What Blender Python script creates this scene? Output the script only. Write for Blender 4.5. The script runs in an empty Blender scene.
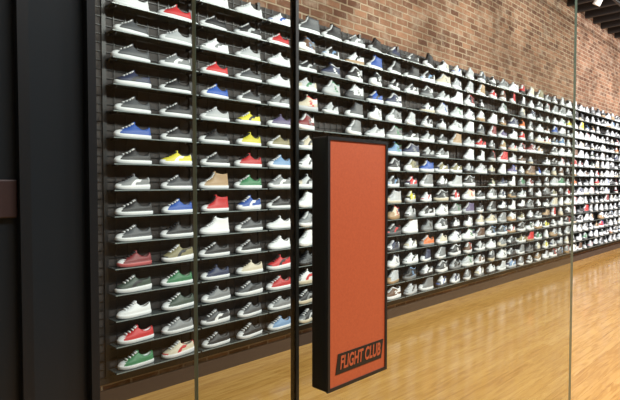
import bpy, math, random
import numpy as np
from mathutils import Vector, Matrix
random.seed(7)
S=bpy.context.scene
S.view_settings.view_transform='Standard'
COL=S.collection
F=520.0; C=math.sqrt(.5); V=830.0
CAMX=3.54; EYE=1.55

# ------------------------------------------------------------ helpers
def srgb(r,g,b):
    def f(c):
        c/=255.0
        return c/12.92 if c<=.04045 else ((c+.055)/1.055)**2.4
    return (f(r),f(g),f(b),1)
def mat(name,col=(.5,.5,.5,1),rough=.5,metal=0,spec=.5):
    m=bpy.data.materials.new(name); m.use_nodes=True
    b=m.node_tree.nodes['Principled BSDF']
    b.inputs['Base Color'].default_value=col
    b.inputs['Roughness'].default_value=rough
    b.inputs['Metallic'].default_value=metal
    b.inputs['Specular IOR Level'].default_value=spec
    return m
def mesh_obj(name,verts,faces,mats=(),idx=None,parent=None):
    me=bpy.data.meshes.new(name); me.from_pydata(verts,[],faces)
    for m in mats: me.materials.append(m)
    if idx: me.polygons.foreach_set('material_index',idx)
    me.update()
    o=bpy.data.objects.new(name,me); COL.objects.link(o)
    if parent: o.parent=parent
    return o
class MB:
    def __init__(s): s.v=[];s.f=[];s.i=[]
    def box(s,x0,x1,y0,y1,z0,z1,mi=0):
        b=len(s.v)
        s.v+=[(x0,y0,z0),(x1,y0,z0),(x1,y1,z0),(x0,y1,z0),(x0,y0,z1),(x1,y0,z1),(x1,y1,z1),(x0,y1,z1)]
        for f in ((0,3,2,1),(4,5,6,7),(0,1,5,4),(1,2,6,5),(2,3,7,6),(3,0,4,7)):
            s.f.append(tuple(b+k for k in f)); s.i.append(mi)
    def cyl(s,p,q,r,n=16,mi=0,r2=None):
        p=Vector(p);q=Vector(q); d=(q-p).normalized()
        a=d.orthogonal().normalized(); c=d.cross(a); b=len(s.v); r2=r if r2 is None else r2
        for k in range(n):
            t=2*math.pi*k/n; s.v.append(tuple(p+(a*math.cos(t)+c*math.sin(t))*r))
        for k in range(n):
            t=2*math.pi*k/n; s.v.append(tuple(q+(a*math.cos(t)+c*math.sin(t))*r2))
        for k in range(n):
            j=(k+1)%n; s.f.append((b+k,b+j,b+n+j,b+n+k)); s.i.append(mi)
        s.f.append(tuple(b+k for k in range(n))[::-1]); s.i.append(mi)
        s.f.append(tuple(b+n+k for k in range(n))); s.i.append(mi)
    def make(s,name,mats,parent=None,bevel=0):
        o=mesh_obj(name,s.v,s.f,mats,s.i,parent)
        if bevel:
            m=o.modifiers.new('bev','BEVEL'); m.width=bevel; m.segments=3; m.limit_method='ANGLE'
        return o
def empty(name,loc=(0,0,0)):
    e=bpy.data.objects.new(name,None); e.location=loc; e.empty_display_size=.1; COL.objects.link(e); return e

# ------------------------------------------------------------ materials
def brick_mat(name,dark=1.0,axis='yz'):
    m=mat(name,rough=.9,spec=.2); nt=m.node_tree; N=nt.nodes; L=nt.links; b=N['Principled BSDF']
    tc=N.new('ShaderNodeTexCoord'); sp=N.new('ShaderNodeSeparateXYZ'); cb=N.new('ShaderNodeCombineXYZ')
    L.new(tc.outputs['Object'],sp.inputs[0])
    L.new(sp.outputs['Y' if axis=='yz' else 'X'],cb.inputs['X']); L.new(sp.outputs['Z'],cb.inputs['Y'])
    nd=N.new('ShaderNodeTexNoise'); nd.inputs['Scale'].default_value=9; L.new(tc.outputs['Object'],nd.inputs['Vector'])
    mx=N.new('ShaderNodeVectorMath'); mx.operation='MULTIPLY_ADD'; mx.inputs[1].default_value=(.014,.014,0)
    L.new(nd.outputs['Color'],mx.inputs[0]); L.new(cb.outputs[0],mx.inputs[2])
    bt=N.new('ShaderNodeTexBrick'); L.new(mx.outputs[0],bt.inputs['Vector'])
    bt.inputs['Scale'].default_value=1; bt.inputs['Brick Width'].default_value=.215; bt.inputs['Row Height'].default_value=.075
    bt.inputs['Mortar Size'].default_value=.010; bt.inputs['Mortar Smooth'].default_value=.35; bt.inputs['Bias'].default_value=0
    def s(r,g,bb):
        c=srgb(r,g,bb); return (c[0]*dark,c[1]*dark,c[2]*dark,1)
    bt.inputs['Color1'].default_value=s(150,112,90); bt.inputs['Color2'].default_value=s(98,66,52)
    bt.inputs['Mortar'].default_value=s(164,146,126)
    n2=N.new('ShaderNodeTexNoise'); n2.inputs['Scale'].default_value=1.0; n2.inputs['Detail'].default_value=8; n2.inputs['Roughness'].default_value=.65; L.new(tc.outputs['Object'],n2.inputs['Vector'])
    cr=N.new('ShaderNodeValToRGB'); cr.color_ramp.elements[0].position=.4; cr.color_ramp.elements[0].color=(.58,.54,.5,1)
    cr.color_ramp.elements[1].position=.62; cr.color_ramp.elements[1].color=(1.15,1.13,1.1,1); L.new(n2.outputs['Fac'],cr.inputs[0])
    mm=N.new('ShaderNodeMix'); mm.data_type='RGBA'; mm.blend_type='MULTIPLY'; mm.inputs[0].default_value=1
    L.new(bt.outputs['Color'],mm.inputs[6]); L.new(cr.outputs[0],mm.inputs[7])
    n3=N.new('ShaderNodeTexNoise'); n3.inputs['Scale'].default_value=5; n3.inputs['Detail'].default_value=8; n3.inputs['Roughness'].default_value=.7; L.new(tc.outputs['Object'],n3.inputs['Vector'])
    c3=N.new('ShaderNodeValToRGB'); c3.color_ramp.elements[0].position=.5; c3.color_ramp.elements[0].color=(0,0,0,1)
    c3.color_ramp.elements[1].position=.75; c3.color_ramp.elements[1].color=(.6,.6,.6,1); L.new(n3.outputs['Fac'],c3.inputs[0])
    m3=N.new('ShaderNodeMix'); m3.data_type='RGBA'; L.new(c3.outputs[0],m3.inputs[0]); L.new(mm.outputs[2],m3.inputs[6]); m3.inputs[7].default_value=s(182,166,148)
    L.new(m3.outputs[2],b.inputs['Base Color'])
    bp=N.new('ShaderNodeBump'); bp.inputs['Distance'].default_value=.012; bp.inputs['Strength'].default_value=.9; bp.invert=True
    L.new(bt.outputs['Fac'],bp.inputs['Height']); L.new(bp.outputs[0],b.inputs['Normal'])
    return m
M_brick=brick_mat('brick')
M_rowshade=mat('row_shade',srgb(48,43,42),.7)  # shade between the shelf rows, put into a dark flat colour

def floor_mat():
    m=mat('oak_floor',rough=.15); nt=m.node_tree; N=nt.nodes; L=nt.links; b=N['Principled BSDF']
    tc=N.new('ShaderNodeTexCoord'); sp=N.new('ShaderNodeSeparateXYZ'); cb=N.new('ShaderNodeCombineXYZ')
    L.new(tc.outputs['Object'],sp.inputs[0]); L.new(sp.outputs['Y'],cb.inputs['X']); L.new(sp.outputs['X'],cb.inputs['Y'])
    bt=N.new('ShaderNodeTexBrick'); L.new(cb.outputs[0],bt.inputs['Vector'])
    bt.inputs['Scale'].default_value=1; bt.inputs['Brick Width'].default_value=1.7; bt.inputs['Row Height'].default_value=.085
    bt.inputs['Mortar Size'].default_value=.0008; bt.offset=.37
    bt.inputs['Color1'].default_value=srgb(206,160,94); bt.inputs['Color2'].default_value=srgb(194,146,80); bt.inputs['Mortar'].default_value=srgb(140,98,52)
    mp=N.new('ShaderNodeMapping'); mp.inputs['Scale'].default_value=(11,.9,1); L.new(tc.outputs['Object'],mp.inputs[0])
    n=N.new('ShaderNodeTexNoise'); n.inputs['Scale'].default_value=2.2; n.inputs['Detail'].default_value=5; n.inputs['Distortion'].default_value=1.6; L.new(mp.outputs[0],n.inputs['Vector'])
    cr=N.new('ShaderNodeValToRGB'); cr.color_ramp.elements[0].position=.35; cr.color_ramp.elements[0].color=(.80,.73,.62,1)
    cr.color_ramp.elements[1].position=.6; cr.color_ramp.elements[1].color=(1.03,1.03,1.0,1); L.new(n.outputs['Fac'],cr.inputs[0])
    mm=N.new('ShaderNodeMix'); mm.data_type='RGBA'; mm.blend_type='MULTIPLY'; mm.inputs[0].default_value=1
    L.new(bt.outputs['Color'],mm.inputs[6]); L.new(cr.outputs[0],mm.inputs[7]); L.new(mm.outputs[2],b.inputs['Base Color'])
    return m
M_floor=floor_mat()
M_plaster=mat('plaster',srgb(165,162,156),.8)
M_ceil=mat('dark_ceiling',srgb(34,30,30),.7)
M_base=mat('dark_baseboard',srgb(60,44,36),.5)
M_steel=mat('black_steel',srgb(14,19,23),.35)
M_steel2=mat('dark_steel_panel',srgb(22,29,34),.3)
M_blackrub=mat('black_rubber',srgb(20,26,26),.4)
M_std=mat('shelf_standard',srgb(20,20,22),.4)
M_shelf=mat('smoked_acrylic',srgb(60,68,70),.15)
M_edge=mat('acrylic_edge',srgb(122,134,136),.25)
M_white=mat('lamp_white',srgb(235,235,230),.4)
M_plaque=mat('plaque_brown',srgb(50,36,36),.4)

def orange_mat():
    m=mat('orange_panel',srgb(200,88,54),.42); nt=m.node_tree;N=nt.nodes;L=nt.links;b=N['Principled BSDF']
    tc=N.new('ShaderNodeTexCoord'); n=N.new('ShaderNodeTexNoise'); n.inputs['Scale'].default_value=220; n.inputs['Detail'].default_value=4
    L.new(tc.outputs['Object'],n.inputs['Vector']); cr=N.new('ShaderNodeValToRGB')
    cr.color_ramp.elements[0].position=.3; cr.color_ramp.elements[0].color=srgb(168,76,44)
    cr.color_ramp.elements[1].position=.7; cr.color_ramp.elements[1].color=srgb(180,86,50)
    L.new(n.outputs['Fac'],cr.inputs[0]); L.new(cr.outputs[0],b.inputs['Base Color']); return m
M_orange=orange_mat()
def glass_mat():
    m=bpy.data.materials.new('clear_glass'); m.use_nodes=True; nt=m.node_tree;N=nt.nodes;L=nt.links; N.clear()
    o=N.new('ShaderNodeOutputMaterial'); mx=N.new('ShaderNodeMixShader'); t=N.new('ShaderNodeBsdfTransparent'); g=N.new('ShaderNodeBsdfGlossy'); fr=N.new('ShaderNodeFresnel')
    t.inputs[0].default_value=(.885,.915,.885,1); g.inputs['Roughness'].default_value=.0; fr.inputs['IOR'].default_value=1.55
    ge=N.new('ShaderNodeNewGeometry'); iv=N.new('ShaderNodeMath'); iv.operation='SUBTRACT'; iv.inputs[0].default_value=1; L.new(ge.outputs['Backfacing'],iv.inputs[1])
    mu=N.new('ShaderNodeMath'); mu.operation='MULTIPLY'; L.new(fr.outputs[0],mu.inputs[0]); L.new(iv.outputs[0],mu.inputs[1])
    L.new(mu.outputs[0],mx.inputs[0]); L.new(t.outputs[0],mx.inputs[1]); L.new(g.outputs[0],mx.inputs[2]); L.new(mx.outputs[0],o.inputs[0]); return m
M_glass=glass_mat()
M_gedge=mat('glass_edge',srgb(150,170,158),.2)

# ------------------------------------------------------------ room shell
X1=7.0; Y0=-2.5; Y1=18.0; H=5.0
def slab(name,x0,x1,y0,y1,z0,z1,m):
    b=MB(); b.box(x0,x1,y0,y1,z0,z1); return b.make(name,[m])
slab('floor',-.2,X1+.2,Y0-.2,Y1+.2,-.1,0,M_floor)
slab('wall_left',-.2,0,Y0-.2,Y1+.2,0,H,M_brick)
slab('wall_right',X1,X1+.2,Y0-.2,Y1+.2,0,H,M_plaster)
slab('wall_back',0,X1,Y1,Y1+.2,0,H,M_plaster)
slab('wall_front',0,X1,Y0-.2,Y0,0,H,M_plaster)
b=MB(); b.box(-.2,X1+.2,Y0-.2,Y1+.2,H,H+.1)
y=Y0+.3
while y<Y1-.2:
    b.box(0,X1,y,y+.07,H-.16,H); y+=.5
b.make('ceiling',[M_ceil])
slab('baseboard_left',0,.018,Y0,Y1,0,.11,M_base)

# ------------------------------------------------------------ shelving
T0=1.70; P=.3396; NC=46; ROWS=16
def row_z(r): return 1.55-((-12+r*25.2)-183)*.00707
SX0,SX1=.03,.15
shelving=empty('display_shelving')
sh=MB()
for r in range(ROWS):
    z=row_z(r)
    for k in range(0,NC,2):
        ya=T0-P/2+k*P+.008; yb=ya+2*P-.016
        sh.box(SX0,SX1-.002,ya,yb,z-.007,z,0)
        sh.box(SX1-.002,SX1,ya,yb,z-.007,z,1)
        for yy in (ya+.03,yb-.036):
            sh.box(SX0-.005,SX1-.02,yy,yy+.006,z-.02,z-.007,2)
sh.make('shelf_boards',[M_shelf,M_edge,M_std],shelving)
st=MB()
for k in range(0,NC+1,2):
    yy=T0-P/2+k*P
    st.box(0.0,.03,yy-.014,yy+.014,.2,3.1,0)
yA=T0-P/2-.1; yB=T0-P/2+NC*P
zz=.2
while zz<3.08:
    st.box(.016,.021,yA,yB,zz,zz+.005,0); zz+=.059
yy=yA
while yy<yB:
    st.box(.021,.026,yy,yy+.005,.2,3.08,0); yy+=.085
st.make('shelf_standards',[M_std],shelving)
b=MB(); b.box(0,.012,T0-P/2-.1,T0-P/2+NC*P,.15,3.08); b.make('row_shade_panel',[M_rowshade],shelving)  # added dark sheet over the brick, imitates shadow behind the shoes

# ------------------------------------------------------------ sneakers (one mesh)
NS=28
def lerp(a,b,t): return a+(b-a)*t
WX=[0,.02,.05,.10,.15,.20,.25,.29]; WY=[.036,.040,.046,.049,.042,.039,.038,.034]
def wat(x): return float(np.interp(x,WX,WY))
# parts: 0 upper 1 sole 2 toe cap 3 accent 4 lace 5 lining 6 second panel
def build_shoe(kind):
    v=[];f=[];p=[]
    def ring(xf,xb,w,z,g=0.0,zb=None):
        b=len(v); mid=(xf+xb)/2; h=(xb-xf)/2
        for k in range(NS):
            a=2*math.pi*k/NS; ca=-math.cos(a); sa=math.sin(a)
            X=mid+h*math.copysign(abs(ca)**.9,ca)
            Y=wat(X)*w*math.copysign(abs(sa)**.62,sa)
            zz=z if zb is None else lerp(z,zb,min(1,max(0,X/.29)))
            if g:
                s=(X-.15)/.13; s=max(0,min(1,s))
                dip=math.sin(s*math.pi)*g+ s*g*.35
                zz-=dip*min(1,max(0,(z-.03)/.07))
            spring=max(0,(.06-X)/.06)**2*.010
            v.append((X,Y,zz+spring))
        return b
    if kind==1:
        rings=[(.010,.280,.88,0,0,0),(.002,.287,.98,.004,0,.004),(0,.291,1.02,.018,0,.026),(.003,.290,1.0,.026,0,.038),
               (.006,.286,.93,.029,0,.041),(.012,.285,.92,.040,0,.052),(.030,.284,.87,.050,.0,.064),(.060,.283,.80,.062,0,.076),
               (.090,.282,.72,.076,.006,.086),(.118,.281,.63,.092,.018,None),(.138,.279,.56,.103,.03,None),(.146,.277,.50,.109,.032,None)]
        g=.026
    elif kind==0:
        rings=[(.008,.282,.90,0,0,None),(.001,.288,1.0,.004,0,None),(0,.289,1.0,.018,0,None),(0,.289,1.0,.026,0,None),
               (.005,.285,.94,.028,0,None),(.009,.284,.93,.040,0,None),(.024,.283,.89,.051,0,None),(.052,.282,.82,.060,0,None),
               (.086,.280,.72,.072,.01,None),(.116,.278,.63,.086,.022,None),(.138,.277,.56,.100,.032,None),(.148,.275,.50,.106,.034,None)]
        g=.034
    elif kind==2:
        rings=[(.008,.282,.90,0,0,None),(.001,.288,1.0,.004,0,None),(0,.289,1.0,.020,0,None),(0,.289,1.0,.028,0,None),
               (.005,.285,.94,.030,0,None),(.009,.284,.93,.044,0,None),(.026,.283,.89,.056,0,None),(.056,.282,.84,.066,0,None),
               (.090,.280,.78,.080,0,None),(.118,.278,.74,.098,0,None),(.136,.276,.74,.122,0,None),(.144,.275,.74,.146,0.012,None)]
        g=.012
    else:
        rings=[(.006,.284,.96,0,0,None),(-.002,.292,1.08,.005,0,None),(-.003,.294,1.10,.022,0,.030),(0,.292,1.06,.032,0,.042),
               (.004,.288,1.0,.035,0,.045),(.008,.286,.98,.050,0,.058),(.022,.286,.94,.062,0,.070),(.054,.285,.86,.072,0,.084),
               (.088,.284,.80,.086,0,.096),(.114,.283,.78,.104,.006,None),(.128,.281,.78,.122,.016,None),(.134,.279,.72,.134,.022,None)]
        g=.02
    bs=[ring(*r) for r in rings]
    lx=rings[-1]
    bs.append(ring(lx[0]+.008,lx[1]-.008,lx[2]*.82,lx[3]-.003,g))
    bs.append(ring(lx[0]+.014,lx[1]-.014,lx[2]*.7,.055))
    for ri in range(len(bs)-1):
        for k in range(NS):
            j=(k+1)%NS
            f.append((bs[ri]+k,bs[ri]+j,bs[ri+1]+j,bs[ri+1]+k))
            x=(v[bs[ri]+k][0]+v[bs[ri]+j][0])/2
            if ri<=3: part=1
            elif ri>=len(bs)-2: part=5
            else:
                part=0
                if kind in(0,2) and x<.042 and ri<7: part=2
                if kind==1:
                    c=.12+(ri-4)*.017
                    if x<.05 and ri<=6: part=6
                    if x>.235: part=6
                    if 4<=ri<=8 and abs(x-c)<.022: part=3
                    if x<.03 and ri<=4: part=3
                    if x>.272 and ri>5: part=3
                if kind==3:
                    if ri>=6 and x>.19: part=6
                    if ri<=6 and x<.07: part=2
                    c=.19-(ri-4)*.014
                    if 4<=ri<=7 and abs(x-c)<.02: part=3
                    if ri==10: part=3
                if kind==2 and x>.278: part=2
                if kind==0 and x>.282 and ri>6: part=3
            if kind==3 and ri==3 and .1<x<.25: part=3
            p.append(part)
    f.append(tuple(bs[0]+k for k in range(NS))[::-1]); p.append(1)
    f.append(tuple(bs[-1]+k for k in range(NS))); p.append(5)
    pts=[(r[0],r[3]) for r in rings[7:]]
    n=5 if kind not in(2,3) else 7
    def at(s):
        q=s*(len(pts)-1); i=min(int(q),len(pts)-2); t=q-i
        return lerp(pts[i][0],pts[i+1][0],t),lerp(pts[i][1],pts[i+1][1],t)
    for i in range(n):
        x,z=at(.1+.8*i/(n-1)); hw=.021-.004*i/(n-1); b=len(v)
        x-=.0015; z+=.0035
        for dx,dz in((-.003,-.003),(.004,.003)):
            for dy in(-hw,hw):
                for up in(0,1):
                    v.append((x+dx-(.002 if up else 0),dy,z+dz+(.004 if up else -.004)))
        for q in((0,1,3,2),(4,6,7,5),(0,4,5,1),(2,3,7,6),(1,5,7,3),(0,2,6,4)):
            f.append(tuple(b+t for t in q)); p.append(4)
    b=len(v); tx,tz=rings[-1][0],rings[-1][3]
    for (dx,dz) in ((-.004,-.012),(.006,-.012),(-.001,.014),(.007,.012)):
        for dy in(-.017,.017): v.append((tx+dx,dy,tz+dz))
    for q in((0,1,5,4),(2,6,7,3),(4,5,7,6),(0,4,6,2),(1,3,7,5)):
        f.append(tuple(b+t for t in q)); p.append(0)
    return np.array(v,float),f,p
TEMPL=[build_shoe(k) for k in range(4)]
PAL=dict(w=(222,226,230),lg=(178,183,188),g=(122,126,130),dg=(72,75,80),k=(34,35,39),nv=(40,49,80),b=(44,84,166),lb=(112,146,186),
 r=(186,44,48),dr=(120,46,50),y=(206,198,64),gr=(54,118,80),dgr=(64,78,70),ol=(128,122,92),be=(200,192,172),tan=(162,136,104),pk=(190,120,136),or_=(206,112,60),pu=(96,88,124),br=(98,72,56))
left=[
 "w w dg dg nv dg b k g k dg dr dgr w r gr".split(),
 "g r lg g k k k y dg b k ol gr dgr g be".split(),
 "w k w r b lg k k tan r w k nv g dg k".split(),
 "w k lg dg dg y y r gr b dg k be dg dg k".split(),
 "w r w w g pu ol lb g k w w r r g lb".split()]
kinds={(2,8):2,(2,9):2,(2,10):2,(2,6):0,(1,14):0}
wts=[('w',34),('lg',19),('g',14),('dg',11),('k',15),('nv',4),('b',3),('lb',3),('r',3),('dr',2),('y',2),('gr',2),('dgr',2),('ol',3),('be',6),('tan',3),('or_',.7),('pk',.4),('br',3),('pu',.6)]
names=[a for a,_ in wts]; ws=[c for _,c in wts]
def lin(c): return np.array(srgb(*c))
AV=[];LOOPS=[];TOT=[];CC=[]; off=0
for c in range(NC):
    for r in range(ROWS):
        if c<5:
            code=left[c][r]; kind=kinds.get((c,r),0 if (c+r)%4 else 1)
        else:
            code=random.choices(names,ws)[0]; kind=random.choices([0,1,2,3],[.08,.35,.20,.37])[0]
            if random.random()<.02: continue
        V_,f_,p_=TEMPL[kind]
        ang=math.radians(random.uniform(-2,6) if c<5 else random.uniform(-7,16))
        v=V_.copy(); v[:,0]-=.145
        s=(.96 if c<5 else 1.0)*random.uniform(.94,1.03); v*=s
        if kind!=0: v[:,2]*=random.uniform(.90,1.08)
        if c>=5: v[:,2]*=1.07
        wx=-v[:,1]; wy=v[:,0]
        cx,sx=math.cos(ang),math.sin(ang)
        nx=cx*wx-sx*wy; ny=sx*wx+cx*wy
        nx=nx+.094; ny=ny+T0+c*P+random.uniform(-.008,.008)*(1 if c<5 else 1.8)
        nx=np.maximum(nx,.032)
        AV.append(np.stack([nx,ny,v[:,2]+row_z(r)+.0005],1))
        main=lin(PAL[code])*random.uniform(.85,1.1)
        darkm=code in('k','dg','nv','dr','dgr','br')
        sole=lin(PAL['w']) if (c<5 or random.random()<.68) else lin(PAL[random.choice(['k','be','tan','lg','g','dg'])])
        cap=sole if kind in(0,2) else (sole if random.random()<.4 else main)
        acc=lin(PAL[random.choice(['w','w','lg','r','lb','g','lg'])]) if darkm else lin(PAL[random.choice(['k','dg','nv','r','b','g','gr','dg','k'])])
        if kind==1 and code not in('w','lg','be','k'): acc=lin(PAL[random.choice(['w','k'])])
        second=main if (c<5 or random.random()<.45) else (lin(PAL[random.choice(['w','lg','g','w'])]) if darkm else lin(PAL[random.choice(['g','dg','k','w','be','nv'])]))
        lace=lin(PAL['w']) if random.random()<.75 else lin(PAL['k'])
        lining=lin((60,58,58)) if darkm else lin((128,122,118))
        if c==0 and r==11: sole=lin((180,90,92))
        if c==0 and r in(14,15): lining=lin(PAL['w'])
        tbl=[main,sole,cap,acc,lace,lining,second]
        for fc,pt in zip(f_,p_):
            LOOPS.extend([off+i for i in fc]); TOT.append(len(fc)); CC.append((tbl[pt],len(fc)))
        off+=len(v)
AV=np.concatenate(AV)
me=bpy.data.meshes.new('sneaker_collection')
me.vertices.add(len(AV)); me.vertices.foreach_set('co',AV.astype(np.float32).ravel())
me.loops.add(len(LOOPS)); me.loops.foreach_set('vertex_index',np.array(LOOPS,np.int32))
TOT=np.array(TOT,np.int32); me.polygons.add(len(TOT))
me.polygons.foreach_set('loop_start',np.concatenate([[0],np.cumsum(TOT)[:-1]]).astype(np.int32))
try: me.polygons.foreach_set('loop_total',TOT)
except Exception: pass
me.update(calc_edges=True)
ca=me.color_attributes.new('shoe_color','FLOAT_COLOR','CORNER')
cols=np.repeat(np.array([a for a,_ in CC],np.float32),np.array([n for _,n in CC]),axis=0)
ca.data.foreach_set('color',cols.ravel())
me.polygons.foreach_set('use_smooth',np.ones(len(TOT),bool))
M_shoe=mat('sneaker_material',rough=.5); nt=M_shoe.node_tree
at=nt.nodes.new('ShaderNodeAttribute'); at.attribute_name='shoe_color'
nt.links.new(at.outputs['Color'],nt.nodes['Principled BSDF'].inputs['Base Color'])
me.materials.append(M_shoe); me.validate()
COL.objects.link(bpy.data.objects.new('sneaker_collection',me))

# ------------------------------------------------------------ glass partition + door (plane parallel to the brick wall)
DG=.805; GX=CAMX-DG
def tg(x,d=DG): return ((F*d/C)/(V-x)-d*C)/C
def pane(name,y0,y1,z0=.01,z1=2.6,parent=None,th=.010):
    b=MB(); b.box(GX-th/2,GX+th/2,y0,y1,z0,z1)
    b.i=[1,1,1,0,1,0]
    return b.make(name,[M_glass,M_gedge],parent)
yp=tg(88); ya=tg(195); yb=tg(295); yc=tg(573)
part=empty('glass_partition')
pane('pane_1',yp,ya-.0008,parent=part)
pane('pane_2',ya+.0008,yb-.004,parent=part)
b=MB(); b.box(GX-.03,GX+.03,-.2,2.6,2.6,2.72); b.make('header_rail',[M_steel],part)
door=empty('glass_door')
pane('door_glass',yb+.006,yc,parent=door)
b=MB(); b.box(GX-.010,GX+.008,yb-.004,yb+.004,.01,2.6); b.make('edge_seal',[M_blackrub],door)
b=MB(); b.box(GX-.02,GX+.02,yb+.006,yc,.01,.09); b.make('bottom_rail',[M_steel],door)

# pull handle
py0,py1=.804,1.014; pz0,pz1=1.099,1.649; px1=CAMX-.75; px0=px1-.050
b=MB(); b.box(px0,px1-.004,py0,py1,pz0,pz1); b.make('pull_body',[M_steel],door,bevel=.004)
fr=.0075
b=MB()
b.box(px1-.005,px1,py0,py0+fr,pz0,pz1); b.box(px1-.005,px1,py1-fr,py1,pz0,pz1)
b.box(px1-.005,px1,py0+fr,py1-fr,pz0,pz0+fr); b.box(px1-.005,px1,py0+fr,py1-fr,pz1-fr,pz1)
b.make('pull_frame',[M_steel],door)
b=MB(); b.box(px1-.006,px1-.002,py0+fr,py1-fr,pz0+fr,pz1-fr); b.make('pull_face',[M_orange],door)
lz0,lz1=pz0+.033,pz0+.077; ly0,ly1=py0+.026,py1-.014; sl=.008
vv=[];xa,xb_=px1-.002,px1-.0008
for x in(xa,xb_):
    vv+=[(x,ly0-0,lz0),(x,ly1-sl,lz0),(x,ly1,lz1),(x,ly0+sl,lz1)]
mesh_obj('sign_plate',vv,[(0,1,2,3)[::-1],(4,5,6,7),(0,4,5,1)[::-1],(1,2,6,5),(2,3,7,6),(3,0,4,7)],[M_steel],None,door)
cu=bpy.data.curves.new('sign_text','FONT'); cu.body='FLIGHT CLUB'; cu.align_x='CENTER'; cu.align_y='CENTER'
cu.size=.036; cu.shear=.18; cu.offset=.0009; cu.extrude=.0003; cu.materials.append(M_orange)
to=bpy.data.objects.new('sign_text',cu); COL.objects.link(to); to.parent=door
to.matrix_world=Matrix(((0,0,1,px1-.0004),(1,0,0,(ly0+ly1)/2),(0,1,0,(lz0+lz1)/2),(0,0,0,1)))
bpy.context.view_layer.update()
wd=to.dimensions.x
to.scale=(((ly1-ly0)-.026)/wd,1.12,1)

# dark steel entrance post on the left
post=empty('entrance_post')
b=MB(); y1p=yp
b.box(GX-.02,GX+.02,-1.6,y1p-.012,0,2.95,0); b.make('panel',[M_steel2],post)
b=MB(); b.box(GX-.03,GX+.035,y1p-.012,y1p,0,2.95,0)
b.box(GX+.02,GX+.035,-1.6,y1p-.012,.92,.98,0)
b.box(GX+.02,GX+.035,tg(20)-.01,tg(20)+.004,.98,2.95,0)
b.make('frame',[M_steel],post)
b=MB(); b.box(GX+.02,GX+.026,tg(-25),tg(12),1.55-42*.00112,1.55+4*.00112); b.make('plaque',[M_plaque],post,bevel=.002)

# track lights
tr=MB()
tr.box(.88,.92,1,16,4.62,4.65,0)
for y in np.arange(1.5,16,2.4):
    tr.box(.89,.91,y-.01,y+.01,4.65,4.83,0)
    tr.cyl((.9,y+.5,4.62),(.9,y+.5,4.55),.012,8,0)
    tr.cyl((.93,y+.5,4.58),(.82,y+.5,4.40),.045,16,1,.06)
tr.make('track_lighting',[M_std,M_white])

# ------------------------------------------------------------ lights
def area(name,loc,target,sx,sy,e,col=(1,.97,.92)):
    l=bpy.data.lights.new(name,'AREA'); l.shape='RECTANGLE'; l.size=sx; l.size_y=sy; l.energy=e; l.color=col
    o=bpy.data.objects.new(name,l); COL.objects.link(o); o.location=loc
    o.rotation_euler=(Vector(target)-Vector(loc)).to_track_quat('-Z','Y').to_euler(); return o
for i,y in enumerate((1.5,4.5,7.5,10.5,13.5,16.5)):
    area('ceiling_lamp',(4.6,y,4.6),(0,y,1.0),2.2,.5,(215,255,265,275,275,275)[i],(1,.985,.96))
w=bpy.data.worlds.new('world'); S.world=w; w.use_nodes=True
w.node_tree.nodes['Background'].inputs[0].default_value=(.5,.55,.6,1); w.node_tree.nodes['Background'].inputs[1].default_value=.3

# ------------------------------------------------------------ camera
cd=bpy.data.cameras.new('camera'); cd.sensor_width=36; cd.lens=36*F/620; cd.clip_start=.02
co=bpy.data.objects.new('camera',cd); COL.objects.link(co)
co.location=(CAMX,0,EYE)
co.rotation_euler=(math.radians(90)-math.atan(17/F),0,math.radians(45))
S.camera=co
